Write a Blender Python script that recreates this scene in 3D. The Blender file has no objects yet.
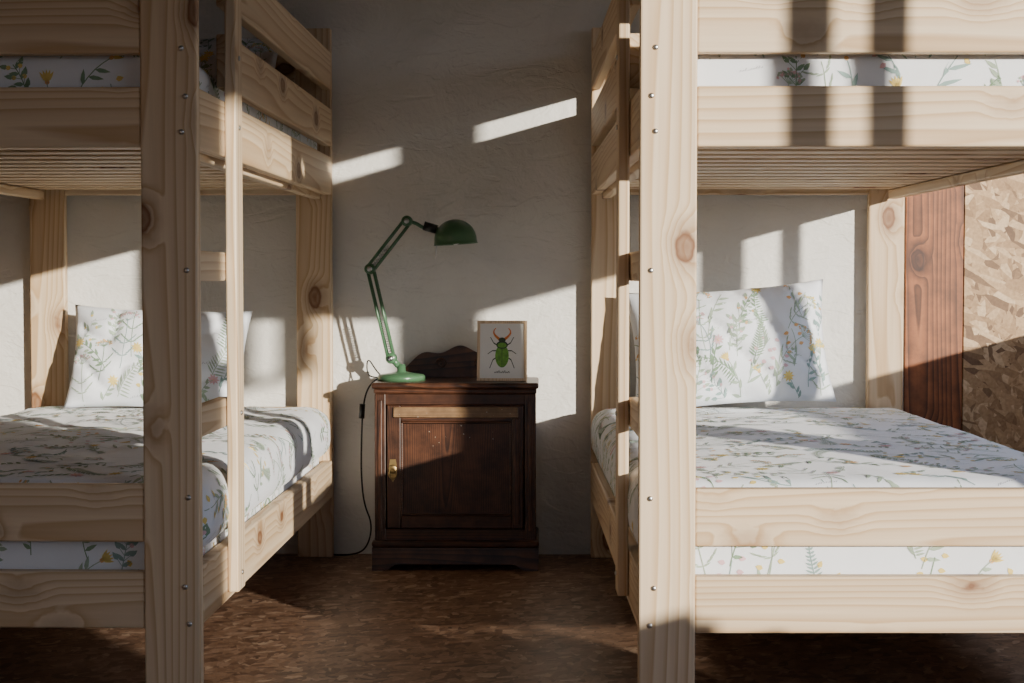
import bpy, bmesh, math, random
from mathutils import Vector, Matrix, noise
from mathutils.bvhtree import BVHTree
scene = bpy.context.scene
COL = scene.collection
R = random.Random(7)

# ------------------------------------------------------------------ materials
def newmat(name):
    m = bpy.data.materials.new(name); m.use_nodes = True
    nt = m.node_tree; b = nt.nodes['Principled BSDF']
    return m, nt, b
def N(nt, t, **kw):
    return nt.nodes.new(t)
def setin(n, **kw):
    for k, v in kw.items():
        n.inputs[k.replace('_', ' ')].default_value = v
def ramp(nt, stops):
    r = nt.nodes.new('ShaderNodeValToRGB')
    e = r.color_ramp.elements
    while len(e) < len(stops): e.new(0.5)
    for i, (p, c) in enumerate(stops):
        e[i].position = p; e[i].color = (*c, 1) if len(c) == 3 else c
    return r
def mixc(nt, a, b, fac, mode='MIX'):
    m = nt.nodes.new('ShaderNodeMix'); m.data_type = 'RGBA'; m.blend_type = mode
    for sock, v in ((m.inputs[6], a), (m.inputs[7], b), (m.inputs[0], fac)):
        if isinstance(v, bpy.types.NodeSocket): nt.links.new(v, sock)
        elif isinstance(v, (int, float)): sock.default_value = v
        else: sock.default_value = (*v, 1)
    return m.outputs[2]
def bump(nt, b, h, strength=0.2, dist=0.01):
    n = nt.nodes.new('ShaderNodeBump'); n.inputs['Strength'].default_value = strength
    n.inputs['Distance'].default_value = dist
    nt.links.new(h, n.inputs['Height']); nt.links.new(n.outputs[0], b.inputs['Normal'])

def plain(name, col, rough=0.6, metal=0.0, var=0.12, scale=20):
    m, nt, b = newmat(name)
    tc = N(nt, 'ShaderNodeTexCoord'); n = N(nt, 'ShaderNodeTexNoise'); setin(n, Scale=scale, Detail=4)
    nt.links.new(tc.outputs['Object'], n.inputs['Vector'])
    dark = tuple(c * (1 - var) for c in col); light = tuple(min(1, c * (1 + var)) for c in col)
    r = ramp(nt, [(0.3, dark), (0.7, light)]); nt.links.new(n.outputs[0], r.inputs[0])
    nt.links.new(r.outputs[0], b.inputs['Base Color'])
    b.inputs['Roughness'].default_value = rough; b.inputs['Metallic'].default_value = metal
    return m

def wood(name, axis, dark, mid, light, knot, rough=0.55, knots=True, ringscale=17, mottle=0.0):
    m, nt, b = newmat(name); L = nt.links
    tc = N(nt, 'ShaderNodeTexCoord'); oi = N(nt, 'ShaderNodeObjectInfo')
    mu = N(nt, 'ShaderNodeVectorMath'); mu.operation = 'MULTIPLY'
    cx = N(nt, 'ShaderNodeCombineXYZ')
    for i in range(3): L.new(oi.outputs['Random'], cx.inputs[i])
    L.new(cx.outputs[0], mu.inputs[0]); off = [17.3, 11.7, 13.1]; off[axis] = 23.0
    mu.inputs[1].default_value = off
    add = N(nt, 'ShaderNodeVectorMath'); add.operation = 'ADD'
    L.new(tc.outputs['Object'], add.inputs[0]); L.new(mu.outputs[0], add.inputs[1])
    base = add.outputs[0]
    sc = [1, 1, 1]; sc[axis] = 0.6
    mk = N(nt, 'ShaderNodeMapping'); mk.inputs['Scale'].default_value = sc; L.new(base, mk.inputs[0])
    wk = N(nt, 'ShaderNodeTexNoise'); setin(wk, Scale=30, Detail=2); L.new(base, wk.inputs['Vector'])
    mkk = mixc(nt, mk.outputs[0], wk.outputs['Color'], .012)
    vo = N(nt, 'ShaderNodeTexVoronoi'); setin(vo, Scale=6.0); L.new(mkk, vo.inputs['Vector'])
    kf = N(nt, 'ShaderNodeMapRange'); kf.interpolation_type = 'SMOOTHSTEP'
    setin(kf, From_Min=0.0, From_Max=0.36, To_Min=1.0, To_Max=0.0); L.new(vo.outputs['Distance'], kf.inputs[0])
    mo = N(nt, 'ShaderNodeVectorMath'); mo.operation = 'MULTIPLY'; L.new(cx.outputs[0], mo.inputs[0])
    o2 = [0.09, 0.07, 0.08]; o2[axis] = 9.0; mo.inputs[1].default_value = o2
    a2 = N(nt, 'ShaderNodeVectorMath'); a2.operation = 'ADD'; L.new(tc.outputs['Object'], a2.inputs[0]); L.new(mo.outputs[0], a2.inputs[1])
    s2 = [1, 1, 1]; s2[axis] = 0.09
    mp = N(nt, 'ShaderNodeMapping'); mp.inputs['Scale'].default_value = s2
    lo = [0.012, 0.02, 0.016]; lo[axis] = 0; mp.inputs['Location'].default_value = lo
    L.new(a2.outputs[0], mp.inputs[0])
    nz = N(nt, 'ShaderNodeTexNoise'); setin(nz, Scale=5.0, Detail=1.5); L.new(mp.outputs[0], nz.inputs['Vector'])
    sub = N(nt, 'ShaderNodeVectorMath'); sub.operation = 'SUBTRACT'; L.new(nz.outputs['Color'], sub.inputs[0]); sub.inputs[1].default_value = (.5, .5, .5)
    scn = N(nt, 'ShaderNodeVectorMath'); scn.operation = 'SCALE'; L.new(sub.outputs[0], scn.inputs[0]); scn.inputs['Scale'].default_value = 0.16
    a3 = N(nt, 'ShaderNodeVectorMath'); a3.operation = 'ADD'; L.new(mp.outputs[0], a3.inputs[0]); L.new(scn.outputs[0], a3.inputs[1])
    kk = N(nt, 'ShaderNodeMath'); kk.operation = 'MULTIPLY'; kk.inputs[1].default_value = 0.035 if knots else 0.0; L.new(kf.outputs[0], kk.inputs[0])
    a4 = N(nt, 'ShaderNodeVectorMath'); a4.operation = 'ADD'; L.new(a3.outputs[0], a4.inputs[0]); L.new(kk.outputs[0], a4.inputs[1])
    w = N(nt, 'ShaderNodeTexWave'); w.wave_type = 'RINGS'; w.rings_direction = 'XYZ'[axis]; w.wave_profile = 'SAW'
    setin(w, Scale=ringscale, Distortion=0.8, Detail=2.5, Detail_Scale=1.5)
    L.new(a4.outputs[0], w.inputs['Vector'])
    s3 = [90, 90, 90]; s3[axis] = 2.5
    mf = N(nt, 'ShaderNodeMapping'); mf.inputs['Scale'].default_value = s3; L.new(base, mf.inputs[0])
    nf = N(nt, 'ShaderNodeTexNoise'); setin(nf, Scale=1.0, Detail=3); L.new(mf.outputs[0], nf.inputs['Vector'])
    r1 = ramp(nt, [(0.0, light), (0.55, mid), (0.90, dark), (1.0, light)]); L.new(w.outputs['Fac'], r1.inputs[0])
    r2 = ramp(nt, [(0.3, (.86, .84, .81)), (0.7, (1.0, 1.0, 1.0))]); L.new(nf.outputs[0], r2.inputs[0])
    c = mixc(nt, r1.outputs[0], r2.outputs[0], 0.8, 'MULTIPLY')
    r3 = ramp(nt, [(0.0, (.88, .84, .79)), (0.5, (1, .97, .93)), (1.0, (1.0, 1.0, 1.0))]); L.new(oi.outputs['Random'], r3.inputs[0])
    c = mixc(nt, c, r3.outputs[0], 1.0, 'MULTIPLY')
    if knots:
        km = ramp(nt, [(0.0, (1, 1, 1)), (0.08, (.75,.75,.75)), (0.115, (1, 1, 1)), (0.14, (.40, .40, .40)), (0.27, (0, 0, 0))])
        L.new(vo.outputs['Distance'], km.inputs[0])
        c = mixc(nt, c, knot, km.outputs[0])
    if mottle:
        mn = N(nt, 'ShaderNodeTexNoise'); setin(mn, Scale=14, Detail=6, Roughness=.65); L.new(base, mn.inputs['Vector'])
        rm = ramp(nt, [(.35, (.35, .32, .3)), (.65, (1.25, 1.2, 1.15))]); L.new(mn.outputs[0], rm.inputs[0])
        c = mixc(nt, c, rm.outputs[0], mottle, 'MULTIPLY')
    L.new(c, b.inputs['Base Color']); b.inputs['Roughness'].default_value = rough
    bump(nt, b, nf.outputs[0], 0.12, 0.002)
    return m
PL = dict(dark=(.62, .42, .235), mid=(.76, .59, .40), light=(.82, .665, .47), knot=(.20, .08, .03))
PINE = [wood('pine_grain_' + 'xyz'[i], i, **PL) for i in range(3)]
STAIN = wood('stained_plank', 2, (.10, .032, .010), (.25, .085, .027), (.36, .13, .045), (.05, .015, .008), 0.5, mottle=.6)
OAK = [wood('dark_oak_' + 'xyz'[i], i, (.028, .011, .006), (.076, .030, .015), (.115, .048, .024), (.01, .004, .003), 0.36, False, 60, mottle=.9) for i in range(3)]
OAKLIT = wood('lit_oak_strip', 0, (.12, .065, .03), (.26, .16, .08), (.34, .23, .13), (.05, .02, .01), 0.4, False, 60, mottle=.8)  # paler oak: light catching the door rail is put into the colour
FRAMEW = wood('frame_beech', 2, (.60, .42, .25), (.72, .54, .35), (.78, .60, .41), (.3, .15, .07), 0.5, False, 60)

def osb(name, cols, rough, plane='XY', sc=(13, 34), warp=.04, bs=.15):
    m, nt, b = newmat(name); L = nt.links
    tc = N(nt, 'ShaderNodeTexCoord'); outs = []
    wn = N(nt, 'ShaderNodeTexNoise'); setin(wn, Scale=9, Detail=2); L.new(tc.outputs['Object'], wn.inputs['Vector'])
    wm = mixc(nt, tc.outputs['Object'], wn.outputs['Color'], warp)
    for i, ang in enumerate((0.5, 1.25, 2.1, 1.7, 2.75)):
        mr = N(nt, 'ShaderNodeMapping')
        mr.inputs['Rotation'].default_value = (0, 0, ang) if plane == 'XY' else (0, ang, 0)
        L.new(wm, mr.inputs[0])
        ms = N(nt, 'ShaderNodeMapping'); ms.inputs['Scale'].default_value = (sc[0], sc[1], 1) if plane == 'XY' else (sc[0], 1, sc[1])
        ms.inputs['Location'].default_value = (i * 3.7, i * 5.1, i * 2.3); L.new(mr.outputs[0], ms.inputs[0])
        v = N(nt, 'ShaderNodeTexVoronoi'); setin(v, Scale=1.0); L.new(ms.outputs[0], v.inputs['Vector'])
        outs.append(v)
    cur = None
    for i, v in enumerate(outs):
        s = N(nt, 'ShaderNodeSeparateColor'); L.new(v.outputs['Color'], s.inputs[0])
        if cur is None: cur = s.outputs[0]
        else:
            g = N(nt, 'ShaderNodeMath'); g.operation = 'GREATER_THAN'; L.new(s.outputs[1], g.inputs[0]); g.inputs[1].default_value = 0.62
            mx = N(nt, 'ShaderNodeMix'); mx.data_type = 'FLOAT'
            L.new(g.outputs[0], mx.inputs[0]); L.new(cur, mx.inputs[2]); L.new(s.outputs[0], mx.inputs[3]); cur = mx.outputs[0]
    r = ramp(nt, cols); L.new(cur, r.inputs[0])
    fn = N(nt, 'ShaderNodeTexNoise'); setin(fn, Scale=110, Detail=3); L.new(tc.outputs['Object'], fn.inputs['Vector'])
    r2 = ramp(nt, [(.3, (.66, .62, .58)), (.7, (1, 1, 1))]); L.new(fn.outputs[0], r2.inputs[0])
    c = mixc(nt, r.outputs[0], r2.outputs[0], .8, 'MULTIPLY')
    L.new(c, b.inputs['Base Color']); b.inputs['Roughness'].default_value = rough
    bump(nt, b, cur, bs, .003)
    return m
OSBF = osb('osb_floor', [(0, (.12, .064, .038)), (.3, (.21, .118, .072)), (.6, (.28, .165, .10)), (.88, (.35, .215, .14)), (1, (.50, .35, .24))], .45, 'XY', (26, 54))
OSBW = osb('osb_wall', [(0, (.16, .085, .04)), (.2, (.36, .22, .11)), (.7, (.54, .36, .20)), (1, (.70, .52, .33))], .6, 'XZ', (15, 46), .02, .08)

def plaster():
    m, nt, b = newmat('plaster'); L = nt.links
    tc = N(nt, 'ShaderNodeTexCoord')
    a = N(nt, 'ShaderNodeTexNoise'); setin(a, Scale=3.5, Detail=7, Roughness=.60, Distortion=.8); L.new(tc.outputs['Object'], a.inputs['Vector'])
    mp = N(nt, 'ShaderNodeMapping'); mp.inputs['Rotation'].default_value = (0, .5, 0); mp.inputs['Scale'].default_value = (5, 5, 13)
    L.new(tc.outputs['Object'], mp.inputs[0])
    c = N(nt, 'ShaderNodeTexNoise'); setin(c, Scale=1, Detail=5, Distortion=1.8); L.new(mp.outputs[0], c.inputs['Vector'])
    f = N(nt, 'ShaderNodeTexNoise'); setin(f, Scale=70, Detail=4); L.new(tc.outputs['Object'], f.inputs['Vector'])
    cr = ramp(nt, [(.40, (0, 0, 0)), (.48, (1, 1, 1)), (.60, (.8, .8, .8))]); L.new(c.outputs[0], cr.inputs[0])
    r = ramp(nt, [(.3, (.69, .67, .62)), (.7, (.77, .75, .70))]); L.new(a.outputs[0], r.inputs[0])
    L.new(r.outputs[0], b.inputs['Base Color']); b.inputs['Roughness'].default_value = .75
    m0 = N(nt, 'ShaderNodeMath'); m0.operation = 'MULTIPLY'; L.new(cr.outputs[0], m0.inputs[0]); m0.inputs[1].default_value = .085
    m1 = N(nt, 'ShaderNodeMath'); m1.operation = 'MULTIPLY_ADD'; L.new(a.outputs[0], m1.inputs[0]); m1.inputs[1].default_value = 1.0; L.new(m0.outputs[0], m1.inputs[2])
    m2 = N(nt, 'ShaderNodeMath'); m2.operation = 'MULTIPLY_ADD'; L.new(f.outputs[0], m2.inputs[0]); m2.inputs[1].default_value = .12; L.new(m1.outputs[0], m2.inputs[2])
    bump(nt, b, m2.outputs[0], .66, .022)
    return m
PLASTER = plaster()
def fabric(name, col):
    m, nt, b = newmat(name); L = nt.links
    tc = N(nt, 'ShaderNodeTexCoord')
    a = N(nt, 'ShaderNodeTexNoise'); setin(a, Scale=9, Detail=4, Distortion=.6); L.new(tc.outputs['Object'], a.inputs['Vector'])
    b.inputs['Roughness'].default_value = .85
    r = ramp(nt, [(.3, tuple(c * .95 for c in col)), (.7, col)]); L.new(a.outputs[0], r.inputs[0]); L.new(r.outputs[0], b.inputs['Base Color'])
    b.inputs['Sheen Weight'].default_value = .25
    bump(nt, b, a.outputs[0], .2, .012)
    return m
LINEN = fabric('white_linen', (.86, .89, .94))
PRINT = [plain('print_' + n, c, .85, 0, .08, 60) for n, c in (
    ('green', (.24, .35, .23)), ('sage', (.40, .49, .38)), ('teal', (.30, .42, .40)),
    ('yellow', (.80, .62, .20)), ('pink', (.74, .48, .52)), ('orange', (.78, .46, .20)), ('ink', (.36, .36, .40)))]
GREEN = plain('lamp_green_enamel', (.070, .160, .080), .28, 0, .06)
METAL = plain('zinc_metal', (.55, .55, .55), .35, 1.0)
BRASS = plain('brass', (.4, .28, .12), .4, 1.0)
BLACK = plain('black_plastic', (.012, .012, .012), .4)
WHITE = plain('white_plastic', (.75, .75, .73), .4)
PAPER = plain('print_paper', (.82, .80, .74), .7, 0, .02)
BG = plain('beetle_green', (.13, .33, .03), .4, 0, .3, 120)
BD = plain('beetle_dark', (.03, .05, .02), .5)
BO = plain('beetle_orange', (.75, .22, .04), .5)
FLECK = plain('paint_fleck', (.45, .42, .36), .6)

# ------------------------------------------------------------------ mesh helpers
def empty(name, loc=(0, 0, 0), rz=0):
    e = bpy.data.objects.new(name, None); COL.objects.link(e); e.location = loc; e.rotation_euler = (0, 0, rz); e.empty_display_size = .1
    return e
def meshobj(name, verts, faces, mats, parent=None, smooth=False, fm=None, loc=(0, 0, 0)):
    me = bpy.data.meshes.new(name); me.from_pydata([tuple(v) for v in verts], [], faces)
    if not isinstance(mats, (list, tuple)): mats = [mats]
    for m in mats: me.materials.append(m)
    if fm:
        for p, i in zip(me.polygons, fm): p.material_index = i
    if smooth:
        for p in me.polygons: p.use_smooth = True
    me.update()
    o = bpy.data.objects.new(name, me); COL.objects.link(o); o.location = loc
    if parent: o.parent = parent
    return o
def box(name, x0, x1, y0, y1, z0, z1, mat, parent=None, bev=0.003):
    if x0 > x1: x0, x1 = x1, x0
    c = ((x0 + x1) / 2, (y0 + y1) / 2, (z0 + z1) / 2); h = ((x1 - x0) / 2, (y1 - y0) / 2, (z1 - z0) / 2)
    v = [(sx * h[0], sy * h[1], sz * h[2]) for sx in (-1, 1) for sy in (-1, 1) for sz in (-1, 1)]
    f = [(0, 1, 3, 2), (4, 6, 7, 5), (0, 4, 5, 1), (2, 3, 7, 6), (0, 2, 6, 4), (1, 5, 7, 3)]
    o = meshobj(name, v, f, mat, parent, loc=c)
    if bev:
        b = o.modifiers.new('bevel', 'BEVEL'); b.width = min(bev, min(h) * .9); b.segments = 2; b.limit_method = 'ANGLE'
    return o
def plank(name, x0, x1, y0, y1, z0, z1, parent, mats=PINE, bev=.004):
    d = [abs(x1 - x0), abs(y1 - y0), abs(z1 - z0)]; ax = d.index(max(d))
    return box(name, x0, x1, y0, y1, z0, z1, mats[ax], parent, bev)
def lathe(name, prof, mat, parent=None, loc=(0, 0, 0), seg=24, rot=None):
    v = []; f = []
    for r, z in prof:
        for i in range(seg):
            a = 2 * math.pi * i / seg; v.append((r * math.cos(a), r * math.sin(a), z))
    n = len(prof)
    for j in range(n - 1):
        for i in range(seg):
            f.append((j * seg + i, j * seg + (i + 1) % seg, (j + 1) * seg + (i + 1) % seg, (j + 1) * seg + i))
    f.append(tuple(range(seg - 1, -1, -1))); f.append(tuple((n - 1) * seg + i for i in range(seg)))
    o = meshobj(name, v, f, mat, parent, True, loc=loc)
    if rot is not None: o.rotation_euler = rot
    return o
def rod(name, a, b, r, mat, parent=None, seg=12):
    a = Vector(a); b = Vector(b); L = (b - a).length
    o = lathe(name, [(r, 0), (r, L)], mat, parent, a, seg)
    for p in o.data.polygons: p.use_smooth = len(p.vertices) == 4
    o.rotation_mode = 'QUATERNION'; o.rotation_quaternion = (b - a).to_track_quat('Z', 'Y')
    return o
def curve(name, pts, r, mat, parent=None, cyclic=False, smooth=True):
    cu = bpy.data.curves.new(name, 'CURVE'); cu.dimensions = '3D'; cu.bevel_depth = r; cu.bevel_resolution = 3
    s = cu.splines.new('NURBS' if smooth else 'POLY'); s.points.add(len(pts) - 1)
    for p, q in zip(s.points, pts): p.co = (*q, 1)
    if smooth: s.use_endpoint_u = True; s.order_u = 3
    s.use_cyclic_u = cyclic; cu.materials.append(mat)
    o = bpy.data.objects.new(name, cu); COL.objects.link(o)
    if parent: o.parent = parent
    return o

# ------------------------------------------------------------------ botanical print
def leaf(p, ang, L, w):
    d = Vector((math.cos(ang), math.sin(ang))); n = Vector((-d.y, d.x)); p = Vector(p)
    return [p, p + d * L * .3 + n * w * .5, p + d * L * .65 + n * w * .4, p + d * L, p + d * L * .65 - n * w * .4, p + d * L * .3 - n * w * .5]
def disc(p, r, k=7):
    return [Vector((p[0] + r * math.cos(2 * math.pi * i / k), p[1] + r * math.sin(2 * math.pi * i / k))) for i in range(k)]
def seg(a, b, w):
    a = Vector(a); b = Vector(b); d = (b - a)
    if d.length < 1e-6: return []
    n = Vector((-d.y, d.x)).normalized() * w / 2
    k = max(1, int(d.length / .02)); out = []
    for i in range(k):
        p = a + d * i / k; q = a + d * (i + 1) / k
        out.append([p + n, q + n, q - n, p - n])
    return out
def motif(c, ang, S, rg):
    polys = []; kind = rg.choice(['umbel', 'umbel', 'daisy', 'fern', 'branch', 'bell', 'tulip', 'text'])
    g = rg.choice([0, 1, 1, 2]); fl = rg.choice([3, 3, 4, 5, 3, 4])
    if kind == 'text':
        d = Vector((math.cos(ang * .1), math.sin(ang * .1))); p = Vector(c)
        for i in range(9):
            q = p + d * .0055 * i
            polys += [(s, 6) for s in seg(q, q + Vector((.003, .004 * rg.uniform(.4, 1.6))), .0011)]
        return polys
    d = Vector((math.cos(ang), math.sin(ang))); p = Vector(c) - d * S / 2; pts = [p]; a = ang
    bend = rg.uniform(-.12, .12); K = 8
    for i in range(K):
        a += bend; p = p + Vector((math.cos(a), math.sin(a))) * S / K; pts.append(p)
    for i in range(K): polys += [(s, g) for s in seg(pts[i], pts[i + 1], .0020)]
    top = pts[-1]
    if kind == 'umbel':
        for k in range(9):
            b = a + (k - 4) * .27; e = top + Vector((math.cos(b), math.sin(b))) * S * .22
            polys += [(s, g) for s in seg(top, e, .0012)]
            for q in range(5):
                polys.append((disc(e + Vector((rg.uniform(-1, 1), rg.uniform(-1, 1))) * .006, .0028, 5), fl if rg.random() < .6 else 1))
        for k in (2, 4):
            for s in (-1, 1):
                for t in range(4):
                    polys.append((leaf(pts[k] + Vector((math.cos(a + s), math.sin(a + s))) * .01 * t, a + s * (1.3 - .2 * t), .018, .004), g))
    elif kind in ('daisy', 'tulip'):
        for k in range(9 if kind == 'daisy' else 5):
            b = (2 * math.pi * k / 9) if kind == 'daisy' else a + (k - 2) * .3
            polys.append((leaf(top, b, .018 if kind == 'daisy' else .026, .007), fl))
        polys.append((disc(top, .005), 5))
        for k in range(1, 7):
            polys.append((leaf(pts[k], a + rg.choice((-1, 1)) * rg.uniform(.5, .9), S * .2, .009), g))
    elif kind == 'fern':
        for k in range(1, 9):
            for s in (-1, 1):
                l = S * .22 * (1.1 - k / 9)
                for t in (0, .5):
                    polys.append((leaf(pts[k] - d * t * S / K, a + s * 1.05, l, .0045), g))
    elif kind == 'branch':
        for k in range(1, 8, 1):
            s = 1 if k % 2 else -1
            b = a + s * .75; e = pts[k] + Vector((math.cos(b), math.sin(b))) * S * .18
            polys += [(q, g) for q in seg(pts[k], e, .0012)]
            polys.append((leaf(e, b, .020, .010), g)); polys.append((leaf(pts[k], a - s * .9, .022, .009), g))
            if k > 3: polys.append((disc(e, .005), fl))
    else:
        for k in range(3, 9):
            s = 1 if k % 2 else -1; b = a + s * 1.1; e = pts[k] + Vector((math.cos(b), math.sin(b))) * .014
            polys.append((leaf(e, b + .4 * s, .016, .011), fl))
        for k in range(0, 4):
            polys.append((leaf(pts[k], a + (.4 if k % 2 else -.4), S * .35, .009), g))
    return polys
def print_on(name, verts, faces, parent, planes, seed, loc=(0, 0, 0), rot=None, spacing=.10, size=(.09, .18)):
    bvh = BVHTree.FromPolygons([Vector(v) for v in verts], faces); rg = random.Random(seed)
    V = []; F = []; FM = []
    for (ui, vi, d, ur, vr, oc, up) in planes:
        d = Vector(d); wi = 3 - ui - vi
        y = vr[0]; row = 0
        while y < vr[1]:
            x = ur[0] + (row % 2) * spacing * .5
            while x < ur[1]:
                c = (x + rg.uniform(-.03, .03), y + rg.uniform(-.03, .03))
                ang = (rg.uniform(0, 2 * math.pi) if not up else math.pi / 2 + rg.uniform(-.5, .5))
                for poly, mi in motif(c, ang, rg.uniform(*size), rg):
                    pr = []
                    for q in poly:
                        o = Vector((0, 0, 0)); o[ui] = q.x; o[vi] = q.y; o[wi] = oc
                        h = bvh.ray_cast(o, d)
                        if h[0] is None or abs(h[1].dot(d)) < .25: pr = None; break
                        nn = h[1] if h[1].dot(d) < 0 else -h[1]
                        pr.append(h[0] + nn * .0012)
                    if pr:
                        b = len(V); V += pr; F.append(tuple(range(b, b + len(pr)))); FM.append(mi)
                x += spacing
            y += spacing * .95; row += 1
    o = meshobj(name, V, F, PRINT, parent, fm=FM, loc=loc)
    if rot: o.rotation_euler = rot
    return o
def rbox(x0, x1, y0, y1, z0, z1, r, nx, ny, nz, amp=.006, fr=3.5, seed=0, crown=0.0):
    bm = bmesh.new(); sx, sy, sz = x1 - x0, y1 - y0, z1 - z0
    def sheet(fn, a, b):
        g = [[bm.verts.new(fn(i / a, j / b)) for j in range(b + 1)] for i in range(a + 1)]
        for i in range(a):
            for j in range(b): bm.faces.new((g[i][j], g[i + 1][j], g[i + 1][j + 1], g[i][j + 1]))
    sheet(lambda u, v: (u, v, 1), nx, ny); sheet(lambda u, v: (v, u, 0), ny, nx)
    sheet(lambda u, v: (u, 0, v), nx, nz); sheet(lambda u, v: (v, 1, u), nz, nx)
    sheet(lambda u, v: (0, u, v), ny, nz); sheet(lambda u, v: (1, u, v), ny, nz)
    bmesh.ops.remove_doubles(bm, verts=bm.verts, dist=1e-5)
    bmesh.ops.recalc_face_normals(bm, faces=bm.faces)
    for v in bm.verts:
        p = Vector((x0 + v.co.x * sx, y0 + v.co.y * sy, z0 + v.co.z * sz))
        rr = min(r, sz * .499)
        q = Vector((min(max(p.x, x0 + rr), x1 - rr), min(max(p.y, y0 + rr), y1 - rr), min(max(p.z, z0 + rr), z1 - rr)))
        d = p - q
        if d.length > 1e-6: p = q + d.normalized() * rr
        t = max(0, (p.z - z0) / sz)
        nv = Vector((p.x * fr, p.y * fr * .8, p.z * fr + seed))
        h = noise.fractal(nv, 1.0, 2.0, 4)
        fold = abs(noise.noise(Vector((p.x * 7 + p.y * 2, p.y * 3, seed + 5)))) 
        dx = noise.noise(nv * 2 + Vector((9, 0, 0)))
        p.z += t * (amp * h * 1.2 - amp * .7 * (1 - fold) ** 6 + crown * math.sin(math.pi * (p.x - x0) / sx) * math.sin(math.pi * min(1, max(0, (p.y - y0) / sy))))
        edge = 1 if (p.x < x0 + r * .6 or p.x > x1 - r * .6) else 0
        p.x += edge * amp * .7 * dx
        v.co = p
    vs = [v.co.copy() for v in bm.verts]; bm.verts.index_update(); fs = [tuple(v.index for v in f.verts) for f in bm.faces]
    bm.free(); return vs, fs
def pillow_mesh(W, H, T, seed=0, n=44):
    V = []; F = []
    for side in (-1, 1):
        for i in range(n + 1):
            for j in range(n + 1):
                a = -1 + 2 * i / n; b = -1 + 2 * j / n
                t = (max(0, 1 - abs(a) ** 2.6) * max(0, 1 - abs(b) ** 2.3)) ** .5
                x = a * W / 2 * (1 - .06 * (1 - abs(b) ** 2) * abs(a) ** 3 ); z = b * H / 2 * (1 - .09 * (1 - abs(a) ** 2) * abs(b) ** 3)
                y = side * T / 2 * t
                w = noise.fractal(Vector((x * 9, z * 9 , seed + side)), 1, 2, 3)
                cr = (1 - abs(noise.noise(Vector((x * 6 + z * 5, z * 4 - x * 3, seed * 2 + side))))) ** 8
                y += side * (.012 * w - .018 * cr) * min(1, t * 2); V.append(Vector((x, y, z)))
    m = (n + 1) ** 2
    for s in (0, 1):
        for i in range(n):
            for j in range(n):
                q = (s * m + i * (n + 1) + j, s * m + (i + 1) * (n + 1) + j, s * m + (i + 1) * (n + 1) + j + 1, s * m + i * (n + 1) + j + 1)
                F.append(q if s == 0 else q[::-1])
    bm = bmesh.new(); bv = [bm.verts.new(v) for v in V]
    for f in F: bm.faces.new([bv[k] for k in f])
    bmesh.ops.remove_doubles(bm, verts=bm.verts, dist=1e-5); bmesh.ops.recalc_face_normals(bm, faces=bm.faces)
    bm.verts.index_update()
    V = [v.co.copy() for v in bm.verts]; F = [tuple(v.index for v in f.verts) for f in bm.faces]; bm.free()
    return V, F

# ------------------------------------------------------------------ room
YW = 5.33; XR = 1.8; XL = -1.85; YB = -2.0; ZC = 2.6; TH = .08
box('floor', XL - TH, XR + TH, YB - TH, YW + TH, -.1, 0, OSBF, bev=0)
box('ceiling', XL - TH, XR + TH, YB - TH, YW + TH, ZC, ZC + .1, OSBF, bev=0)
wb = empty('wall_back')
box('plaster', XL - TH, 1.165, YW, YW + TH, 0, ZC, PLASTER, wb, 0)
box('plank_a', 1.165, 1.350, YW - .008, YW + TH, 0, ZC, STAIN, wb, .003)
box('osb_panel', 1.353, XR + TH, YW - .006, YW + TH, 0, ZC, OSBW, wb, .002)
box('wall_left', XL - TH, XL, YB, YW, 0, ZC, OSBW, bev=0)
wr = empty('wall_right')
wins = [(.10, 1.25, .62, 1.97), (1.25, 1.50, .53, 1.97), (1.50, 1.70, .48, 1.97), (1.70, 2.290, .37, 1.97), (2.535, 5.05, .76, 1.97)]  # unseen sills, stepped to keep sun off the floor but on the rails
prev = YB
for i, (a, b_, s, h) in enumerate(wins):
    if a > prev: box('pier_%d' % i, XR, XR + TH, prev, a, 0, ZC, PLASTER, wr, 0)
    box('sun_shaped_sill_%d' % i, XR, XR + TH, a, b_, 0, s, PLASTER, wr, 0)
    box('head_wall_%d' % i, XR, XR + TH, a, b_, h, ZC, PLASTER, wr, 0); prev = b_
box('pier_end', XR, XR + TH, prev, YW, 0, ZC, PLASTER, wr, 0)
fx0, fx1 = XR + .005, XR + .035
w1 = empty('window_1'); w2 = empty('window_2')
for i, (a, b_, s, h) in enumerate(wins):
    w = w2 if i == 4 else w1
    plank('frame_bottom_%d' % i, fx0, fx1, a, b_, s, s + .02, w); plank('frame_top_%d' % i, fx0, fx1, a, b_, h - .03, h, w)
    if i in (0, 4): plank('frame_near_%d' % i, fx0, fx1, a, a + .03, s + .02, h - .03, w)
    if i in (3, 4): plank('frame_far_%d' % i, fx0, fx1, b_ - .03, b_, s + .02, h - .03, w)
plank('mullion_a', fx0, fx1, 1.52, 1.62, 1.30, 1.94, w1); plank('mullion_b', fx0, fx1, 1.745, 1.825, 1.30, 1.94, w1)
plank('glazing_bar', fx0, fx1, 1.52, 1.825, 1.275, 1.30, w1)
plank('mullion_a', fx0, fx1, 3.575, 3.74, .78, 1.94, w2); plank('mullion_b', fx0, fx1, 3.925, 3.985, .78, 1.94, w2)
wf = empty('wall_front')
box('left_part', XL - TH, -.9, YB - TH, YB, 0, ZC, OSBF, wf, 0); box('right_part', .8, XR + TH, YB - TH, YB, 0, ZC, OSBF, wf, 0)
box('under', -.9, .8, YB - TH, YB, 0, .9, OSBF, wf, 0); box('over', -.9, .8, YB - TH, YB, 2.0, ZC, OSBF, wf, 0)
w = empty('fill_window')  # unseen window added behind the camera for fill light
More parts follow.
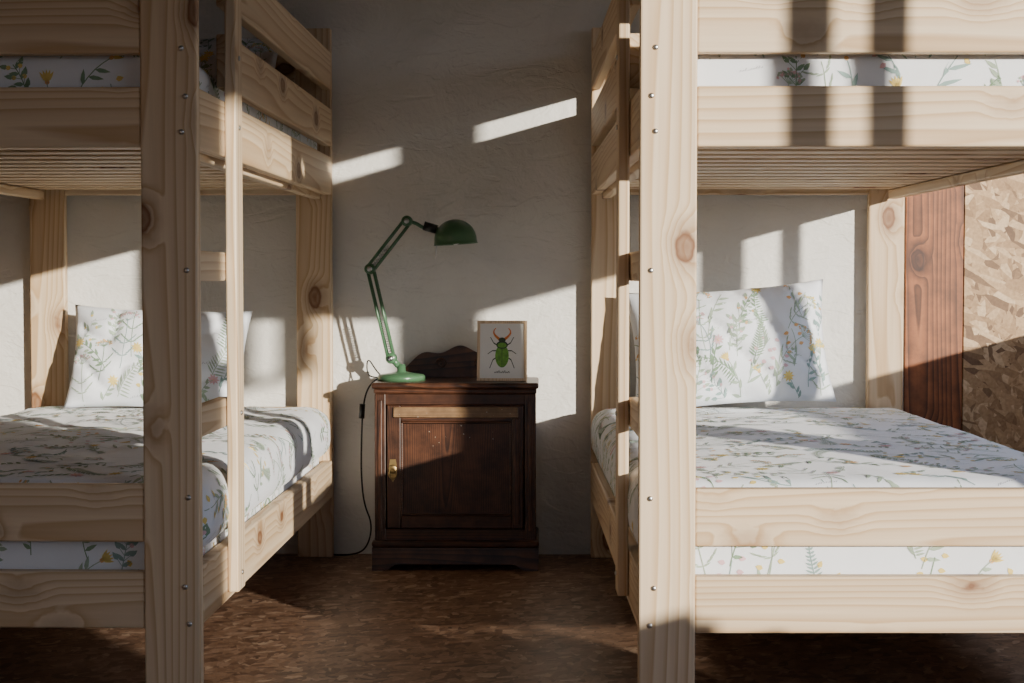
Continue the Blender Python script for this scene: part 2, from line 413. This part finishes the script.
for nm, x0, x1, z0, z1 in (('l', -.9, -.85, .9, 2.0), ('r', .75, .8, .9, 2.0), ('m', -.08, -.02, .94, 1.96), ('b', -.85, .75, .9, .94), ('t', -.85, .75, 1.96, 2.0)):
    plank('frame_' + nm, x0, x1, YB - .06, YB, z0, z1, w)

# ------------------------------------------------------------------ bunk beds
def bunk(X0, sg, rz, W, dz, seed, damp):
    e = empty('bunk_bed', (X0, 3.3, 0), rz); LEN = 1.995; PT = .032; PW = .113
    def P(nm, u0, u1, v0, v1, z0, z1): return plank(nm, sg * u0, sg * u1, v0, v1, z0, z1, e)
    for nm, u in (('outer', 0), ('inner', W - PW)):
        P('post_near_' + nm, u, u + PW, 0, PT, 0, 1.68); P('post_far_' + nm, u, u + PW, LEN - PT, LEN, 0, 1.68)
    for nm, u in (('outer', 0), ('inner', W - .03)):
        P('side_rail_low_' + nm, u, u + .03, PT, LEN - PT, .187 + dz, .305 + dz)
        P('side_rail_up_' + nm, u, u + .03, PT, LEN - PT, 1.155, 1.275)
        v0 = .33 if nm == 'outer' else PT
        P('guard_a_' + nm, u, u + .028, v0, LEN - PT, 1.308, 1.426); P('guard_b_' + nm, u, u + .028, v0, LEN - PT, 1.486, 1.604)
        uu = u + .031 if nm == 'outer' else u - .029
        P('ledger_up_' + nm, uu, uu + .028, PT + .03, LEN - PT - .03, 1.140, 1.168); P('ledger_low_' + nm, uu, uu + .028, PT + .03, LEN - PT - .03, .19, .218)
    for nm, v in (('near', .004), ('far', LEN - .034)):
        for k, (z0, z1) in enumerate(((.183 + dz, .298 + dz), (.358 + dz, .474 + dz), (1.155, 1.275), (1.34, 1.456), (1.49, 1.60))):
            P('end_rail_%s_%d' % (nm, k), PW, W - PW, v, v + .03, z0, z1)
    for lv, z in (('up', 1.170), ('low', .220)):
        for k in range(14):
            v = .06 + k * .137
            P('slat_%s_%d' % (lv, k), .032, W - .032, v, v + .075, z, z + .017)
    P('ladder_stile', -.025, -.001, .275, .350, .205 + dz, 1.68)
    for k, z in enumerate((.572, .888)): P('ladder_rung_%d' % k, .001, .029, PT, .33, z, z + .062)
    k = 0
    for z in (.20, .275, .455, 1.185, 1.255, 1.35, .91):
        lathe('bolt_%d' % k, [(.0055, 0), (.0055, .002), (.003, .0035)], METAL, e, (sg * (.022 + .008 * (k % 2)), -.0002, z), 10, (math.pi / 2, 0, 0)); k += 1
    for z in (.25, 1.22, 1.37, 1.53, .60):
        lathe('bolt_%d' % k, [(.0055, 0), (.0055, .002), (.003, .0035)], METAL, e, (-sg * .0252, .31, z), 10, (0, -sg * math.pi / 2, 0)); k += 1
    def slab(nm, u0, u1, v0, v1, z0, z1, r, amp, sd, crown=0, nx=44, ny=88):
        x0, x1 = sorted((sg * u0, sg * u1))
        V, F = rbox(x0, x1, v0, v1, z0, z1, r, nx, ny, 8, amp, 3.5, sd, crown)
        meshobj(nm, V, F, LINEN, e, True)
        planes = [(0, 1, (0, 0, -1), (x0 + .04, x1 - .04), (v0 + .05, v1 - .05), 2.5, False),
                  (1, 2, (sg, 0, 0), (v0 + .05, v1 - .05), (z0 + .02, z1 + .02), -sg * 1.0, False),
                  (0, 2, (0, 1, 0), (x0 + .03, x1 - .03), (z0 + .03, z1), -1.0, True)]
        print_on(nm + '_print', V, F, e, planes, sd + 3)
    slab('mattress_low', .034, W - .034, .045, 1.95, .24, .40, .03, .002, seed, 0, 30, 40)
    slab('duvet_low', -.004, W + .004, .042, 1.95, .318 + dz, .485, .06, damp, seed + 1, .018)
    slab('mattress_up', .036, W - .036, .042, 1.95, 1.19, 1.355, .04, .003, seed + 2, .01)
    return e
bl = bunk(-.682, -1, math.radians(-.60), .966, .006, 11, .0075)
br = bunk(.198, 1, math.radians(1.03), .990, 0, 31, .0025)

def pillow(loc, W, H, T, rot, seed):
    V, F = pillow_mesh(W, H, T, seed)
    e = empty('pillow', loc); e.rotation_euler = rot
    meshobj('cushion', V, F, LINEN, e, True)
    print_on('cushion_print', V, F, e, [(0, 2, (0, 1, 0), (-W / 2 + .05, W / 2 - .03), (-H / 2 + .05, H / 2 - .02), -1, True)], seed, spacing=.07, size=(.10, .18))
pillow((.585, 5.135, .680), .62, .39, .18, (math.radians(-15), math.radians(-4), 0), 5)
pillow((-1.185, 5.135, .640), .56, .335, .18, (math.radians(-18), math.radians(2), 0), 6)
pillow((-1.10, 5.10, 1.48), .60, .36, .14, (math.radians(-25), 0, 0), 8)
pillow((.68, 5.10, 1.48), .60, .34, .14, (math.radians(-30), 0, 0), 9)

# ------------------------------------------------------------------ nightstand
ns = empty('nightstand')
X0, X1, YF, YK = -.512, -.004, 5.03, 5.32
T = .574
box('top_slab', X0, X1, YF - .012, YK, T - .018, T, OAK[0], ns, .006)
box('top_moulding', X0 + .006, X1 - .006, YF, YK - .002, .540, T - .018, OAK[0], ns, .005)
box('carcass_left', X0 + .010, X0 + .026, YF + .02, YK, .085, .540, OAK[2], ns); box('carcass_right', X1 - .026, X1 - .010, YF + .02, YK, .085, .540, OAK[2], ns)
box('carcass_back', X0 + .026, X1 - .026, YK - .012, YK - .002, .085, .540, OAK[2], ns, 0)
box('carcass_bottom', X0 + .026, X1 - .026, YF + .02, YK - .012, .085, .10, OAK[0], ns, 0)
box('front_top_rail', X0 + .026, X1 - .026, YF + .012, YF + .03, .505, .540, OAK[0], ns)
box('front_bottom_rail', X0 + .026, X1 - .026, YF + .012, YF + .03, .085, .125, OAK[0], ns)
for nm, xc in (('left', X0 + .025), ('right', X1 - .025)):
    box('pilaster_' + nm, xc - .017, xc + .017, YF + .006, YF + .03, .085, .540, OAK[2], ns)
    box('pilaster_reed_' + nm, xc - .006, xc + .006, YF + .001, YF + .006, .12, .52, OAK[2], ns, .003)
dx0, dx1 = X0 + .046, X1 - .046
box('door_stile_left', dx0, dx0 + .042, YF + .004, YF + .024, .128, .505, OAK[2], ns); box('door_stile_right', dx1 - .036, dx1, YF + .004, YF + .024, .128, .505, OAK[2], ns)
box('door_top_rail', dx0 + .042, dx1 - .036, YF + .004, YF + .024, .455, .505, OAK[0], ns)
box('door_rail_moulding', dx0 + .020, dx1 - .016, YF - .004, YF + .004, .468, .500, OAKLIT, ns, .003)
box('door_stile_moulding', dx1 - .030, dx1 - .012, YF - .003, YF + .004, .14, .466, OAK[2], ns, .003)
box('door_bottom_rail', dx0 + .042, dx1 - .036, YF + .004, YF + .024, .128, .168, OAK[0], ns)
box('door_panel', dx0 + .042, dx1 - .036, YF + .014, YF + .022, .168, .455, OAK[2], ns, 0)
px0, px1, pz0, pz1 = dx0 + .042, dx1 - .036, .168, .455
for nm, a in (('l', (px0, px0 + .006, pz0, pz1)), ('r', (px1 - .006, px1, pz0, pz1)), ('b', (px0, px1, pz0, pz0 + .006)), ('t', (px0, px1, pz1 - .006, pz1))):
    box('panel_bead_' + nm, a[0], a[1], YF + .003, YF + .016, a[2], a[3], OAK[0], ns, .002)
V = []; F = []
for i in range(18):
    if i < 10: cx_, cz_, yy = R.uniform(px0 + .02, px1 - .02), R.uniform(.38, .45), YF + .0135
    else: cx_, cz_, yy = R.uniform(dx0 + .03, dx1 - .03), R.uniform(.470, .498), YF - .0045
    r_ = R.uniform(.0006, .0018); b0 = len(V)
    for j in range(6): V.append((cx_ + r_ * math.cos(j * 1.047) * R.uniform(.6, 1.4), yy, cz_ + r_ * math.sin(j * 1.047) * R.uniform(.6, 1.2)))
    F.append(tuple(range(b0, b0 + 6)))
meshobj('paint_flecks', V, F, FLECK, ns)
lathe('lock_plate', [(.014, 0), (.014, .002), (.010, .004)], BRASS, ns, (dx0 + .018, YF + .003, .31), 16, (math.pi / 2, 0, 0))
meshobj('escutcheon', [(-.009, 0, .03), (.009, 0, .03), (.012, 0, .01), (.006, 0, -.03), (0, 0, -.04), (-.006, 0, -.03), (-.012, 0, .01)], [(0, 6, 5, 4, 3, 2, 1)], BRASS, ns, loc=(dx0 + .018, YF + .0025, .31))
curve('drop_pull', [(dx0 + .018 + .012 * math.cos(t), YF - .006, .297 + .016 * math.sin(t)) for t in [i * math.pi / 6 for i in range(12)]], .002, BRASS, ns, True)
box('base_moulding', X0 - .001, X1 + .001, YF - .008, YK, .070, .092, OAK[0], ns, .008)
n = 40; prof = []
for i in range(n + 1):
    t = i / n; x = X0 + (X1 - X0) * t; u = abs(2 * t - 1)
    z = .0 if u > .80 else min(.020, (.80 - u) * .2 + .004)
    prof.append((x, z))
V = []; F = []
for x, z in prof: V += [(x, YF - .008, z), (x, YF - .004, .070), (x, YF + .012, z), (x, YF + .012, .070)]
for i in range(n):
    a = i * 4; b = a + 4
    F += [(a, b, b + 1, a + 1), (a + 2, a + 3, b + 3, b + 2), (a, a + 2, b + 2, b), (a + 1, b + 1, b + 3, a + 3)]
F += [(0, 1, 3, 2), (n * 4, n * 4 + 2, n * 4 + 3, n * 4 + 1)]
meshobj('bracket_base', V, F, OAK[0], ns)
box('base_side_left', X0, X0 + .02, YF + .012, YK, 0, .070, OAK[1], ns); box('base_side_right', X1 - .02, X1, YF + .012, YK, 0, .070, OAK[1], ns)
V = []; F = []; xa, xb = -.470, -.040; n = 48
for i in range(n + 1):
    t = i / n; x = xa + (xb - xa) * t; u = abs(2 * t - 1)
    z = T + .008 + .085 * (max(0, 1 - (u / .97) ** 2)) ** .8 + .009 * math.cos(u * 11) * (1 if u < .9 else .3)
    V += [(x, YK - .02, T), (x, YK - .02, z), (x, YK - .004, T), (x, YK - .004, z)]
for i in range(n):
    a = i * 4; b = a + 4
    F += [(a, b, b + 1, a + 1), (a + 2, a + 3, b + 3, b + 2), (a + 1, b + 1, b + 3, a + 3)]
meshobj('gallery', V, F, OAK[0], ns)
for sx in (-1, 1):
    curve('gallery_scroll_%d' % (sx + 1), [((xa + xb) / 2 + sx * (.06 + .018 * math.cos(t) * (1 - t / 14)), YK - .021, T + .045 + .018 * math.sin(t) * (1 - t / 14)) for t in [i * .5 for i in range(22)]], .003, OAK[0], ns)

# ------------------------------------------------------------------ desk lamp
dl = empty('desk_lamp'); LY = 5.15
lathe('base', [(.074, T), (.074, T + .012), (.070, T + .018), (.030, T + .024), (.014, T + .028), (.012, T + .05)], GREEN, dl, (-.431, LY, 0), 40)
p0 = Vector((-.440, LY, T + .045)); p0b = Vector((-.462, LY, .643)); el = Vector((-.527, LY, .920)); j2 = Vector((-.412, LY, 1.068)); nk = Vector((-.340, LY, 1.048))
rod('base_socket', (-.431, LY, T + .02), p0, .008, GREEN, dl); rod('base_link', p0, p0b, .010, GREEN, dl)
for s in (-1, 1):
    o = Vector((0, s * .014, 0))
    rod('lower_arm_%d' % (s + 1), p0b + o + Vector((.009, 0, 0)), el + o + Vector((.010, 0, 0)), .0042, GREEN, dl)
    rod('lower_arm_back_%d' % (s + 1), p0b + o + Vector((-.010, 0, 0)), el + o + Vector((-.009, 0, 0)), .0042, GREEN, dl)
    rod('upper_arm_%d' % (s + 1), el + o + Vector((.008, 0, -.008)), j2 + o + Vector((.008, 0, -.008)), .0040, GREEN, dl)
    rod('upper_arm_back_%d' % (s + 1), el + o + Vector((-.008, 0, .008)), j2 + o + Vector((-.006, 0, .008)), .0040, GREEN, dl)
def spring(nm, a, b, r, turns):
    a = Vector(a); b = Vector(b); d = (b - a); z = d.normalized(); x = z.orthogonal().normalized(); y = z.cross(x); pts = []
    for i in range(turns * 8):
        t = i / (turns * 8); an = t * turns * 2 * math.pi
        pts.append(a + d * t + x * r * math.cos(an) + y * r * math.sin(an))
    curve(nm, pts, .0012, METAL, dl, smooth=False)
for s in (-1, 1):
    spring('spring_low_%d' % (s + 1), p0b + Vector((.0, s * .006, .02)), p0b.lerp(el, .45) + Vector((0, s * .006, 0)), .006, 14)
    spring('spring_up_%d' % (s + 1), el + Vector((.01, s * .006, .01)), el.lerp(j2, .5) + Vector((0, s * .006, 0)), .005, 10)
for nm, p in (('knuckle_low', p0b), ('elbow', el), ('knuckle_up', j2)):
    lathe(nm, [(.015, -.02), (.017, -.016), (.017, .016), (.015, .02)], GREEN, dl, p, 20, (math.pi / 2, 0, 0))
    lathe(nm + '_nut', [(.008, -.028), (.008, .028)], METAL, dl, p, 12, (math.pi / 2, 0, 0))
curve('neck', [j2, j2 + Vector((.025, 0, -.004)), j2 + Vector((.05, 0, -.022)), nk, nk + Vector((.03, 0, -.006))], .006, GREEN, dl)
rod('neck_joint', nk + Vector((-.020, 0, .006)), nk + Vector((.020, 0, -.006)), .014, BLACK, dl)
prof = []
for i in range(15):
    a = math.pi / 2 * i / 14; prof.append((max(.002, .066 * math.sin(a)), .064 * math.cos(a)))
prof += [(.068, -.012), (.070, -.014), (.066, -.014)]
for i in range(14, -1, -1):
    a = math.pi / 2 * i / 14; prof.append((max(.0015, .063 * math.sin(a)), .061 * math.cos(a)))
lathe('shade', prof, GREEN, dl, (-.262, LY, 1.010), 40, (0, math.radians(-4), 0))
lathe('lamp_holder', [(.016, .02), (.018, .04), (.012, .058)], BLACK, dl, (-.262, LY, 1.008), 20, (0, math.radians(-4), 0))
lathe('bulb', [(.002, -.012), (.016, -.006), (.021, .006), (.014, .020), (.012, .024)], WHITE, dl, (-.262, LY, 1.006), 20)
rod('shade_lever', (-.316, LY - .03, 1.01), (-.323, LY - .03, .955), .0025, METAL, dl)
curve('power_cord', [(-.49, LY + .05, T + .006), (-.515, LY + .05, T + .004), (-.545, LY + .04, .54), (-.552, LY, .48), (-.556, LY, .40), (-.56, LY + .02, .28), (-.555, LY + .05, .18), (-.53, LY + .08, .11), (-.55, LY + .10, .03), (-.60, LY + .12, .005), (-.70, LY + .14, .005), (-.78, YW - .02, .06)], .0028, BLACK, dl)
curve('upper_cord', [(-.45, LY + .0, T + .02), (-.49, LY + .03, T + .01), (-.51, LY + .05, T + .02), (-.545, LY + .08, T + .07), (-.55, LY + .1, T + .02), (-.53, LY + .06, T + .003), (-.49, LY + .05, T + .006)], .0022, BLACK, dl)
rod('cord_switch', (-.553, LY, .50), (-.556, LY, .455), .009, BLACK, dl)

# ------------------------------------------------------------------ framed beetle picture
pf = empty('framed_beetle_picture', (-.1175, 5.10, T + .001)); pf.rotation_euler = (math.radians(-7), 0, math.radians(-2))
W2, H2 = .077, .187
box('frame_left', -W2, -W2 + .009, 0, .016, 0, H2, FRAMEW, pf, .001); box('frame_right', W2 - .009, W2, 0, .016, 0, H2, FRAMEW, pf, .001)
box('frame_top', -W2 + .009, W2 - .009, 0, .016, H2 - .009, H2, FRAMEW, pf, .001); box('frame_bottom', -W2 + .009, W2 - .009, 0, .016, 0, .009, FRAMEW, pf, .001)
box('picture_sheet', -W2 + .009, W2 - .009, .004, .008, .009, H2 - .009, PAPER, pf, 0)
V = []; F = []; FM = []
def addp(pts, mi, y):
    b = len(V); V.extend([(p[0], y, p[1]) for p in pts]); F.append(tuple(range(b, b + len(pts)))[::-1]); FM.append(mi)
def ell(cx, cz, rx, rz, k=20): return [(cx + rx * math.cos(2 * math.pi * i / k), cz + rz * math.sin(2 * math.pi * i / k)) for i in range(k)]
def ln(a, b, w, mi, y):
    for s in seg(a, b, w): addp([(q.x, q.y) for q in s][::-1], mi, y)
for s in (-1, 1):
    for (z0, mx, mz, ex, ez) in ((.108, .026, .118, .036, .136), (.094, .030, .094, .044, .084), (.078, .028, .066, .038, .040)):
        ln((s * .010, z0), (s * mx, mz), .0035, 1, .0036); ln((s * mx, mz), (s * ex, ez), .0022, 1, .0036)
    arc = [(s * (.006 + .020 * math.sin(t)), .128 + .036 * (t / 2.4)) for t in [i * .24 for i in range(11)]]
    for i in range(10): ln(arc[i], arc[i + 1], .0075 * (1.1 - i / 12), 2, .0035)
addp(ell(0, .078, .021, .036), 0, .0034); addp(ell(0, .112, .018, .012), 1, .0032); addp(ell(0, .111, .014, .008), 0, .0030); addp(ell(0, .127, .011, .008), 1, .0031)
ln((0, .045), (0, .106), .0014, 1, .0030)
for i in range(8): ln((-.024 + i * .006, .025), (-.021 + i * .006, .029 + .002 * (i % 3)), .0015, 1, .0035); ln((-.021 + i * .006, .029 + .002 * (i % 3)), (-.018 + i * .006, .025), .0015, 1, .0035)
meshobj('beetle_drawing', V, F, [BG, BD, BO], pf, fm=FM)

# ------------------------------------------------------------------ wall outlet
ou = empty('wall_outlet')
box('plate', -.84, -.76, YW - .012, YW, .03, .11, WHITE, ou, .004)
lathe('socket', [(.016, 0), (.016, .002), (.013, .003)], WHITE, ou, (-.80, YW - .012, .07), 20, (math.pi / 2, 0, 0))
rod('plug', (-.80, YW - .015, .07), (-.80, YW - .045, .065), .012, WHITE, ou)

# ------------------------------------------------------------------ light
d = Vector((-1, 1.35, -.27))
sun = bpy.data.lights.new('sun', 'SUN'); sun.energy = 8.0; sun.angle = math.radians(.8); sun.color = (1, .93, .81)
so = bpy.data.objects.new('sun', sun); COL.objects.link(so); so.rotation_mode = 'QUATERNION'; so.rotation_quaternion = d.to_track_quat('-Z', 'Y'); so.location = (8, -4, 4)
wd = bpy.data.worlds.new('sky'); scene.world = wd; wd.use_nodes = True; nt = wd.node_tree
bg = nt.nodes['Background']
tc = N(nt, 'ShaderNodeTexCoord'); sp = N(nt, 'ShaderNodeSeparateXYZ'); nt.links.new(tc.outputs['Generated'], sp.inputs[0])
r = ramp(nt, [(0.0, (.10, .10, .08)), (.48, (.14, .14, .12)), (.52, (.72, .83, 1.0)), (1.0, (.42, .62, 1.0))])
mr = N(nt, 'ShaderNodeMapRange'); setin(mr, From_Min=-1.0, From_Max=1.0); nt.links.new(sp.outputs[2], mr.inputs[0]); nt.links.new(mr.outputs[0], r.inputs[0])
nt.links.new(r.outputs[0], bg.inputs[0]); bg.inputs[1].default_value = 1.95
def portal(nm, loc, rot, sx, sy):
    l = bpy.data.lights.new(nm, 'AREA'); l.shape = 'RECTANGLE'; l.size = sx; l.size_y = sy; l.cycles.is_portal = True
    o = bpy.data.objects.new(nm, l); COL.objects.link(o); o.location = loc; o.rotation_euler = rot
for i, (a, b_, s, h) in enumerate(((.10, 2.29, .37, 1.97), (2.535, 5.05, .76, 1.97))):
    portal('window_portal_%d' % i, (XR + TH + .01, (a + b_) / 2, (s + h) / 2), (0, math.radians(90), 0), h - s, b_ - a)
portal('window_portal_2', (-.05, YB - TH - .01, 1.45), (math.radians(90), 0, 0), 1.7, 1.1)  # portal of the added fill window

# ------------------------------------------------------------------ camera
cam = bpy.data.cameras.new('camera'); cam.sensor_width = 36; cam.lens = 1660 / 1024 * 36
co = bpy.data.objects.new('camera', cam); COL.objects.link(co); co.location = (0, 0, .90)
co.rotation_euler = (math.radians(90 - 2.28), 0, math.radians(.966)); cam.clip_start = .05
scene.camera = co
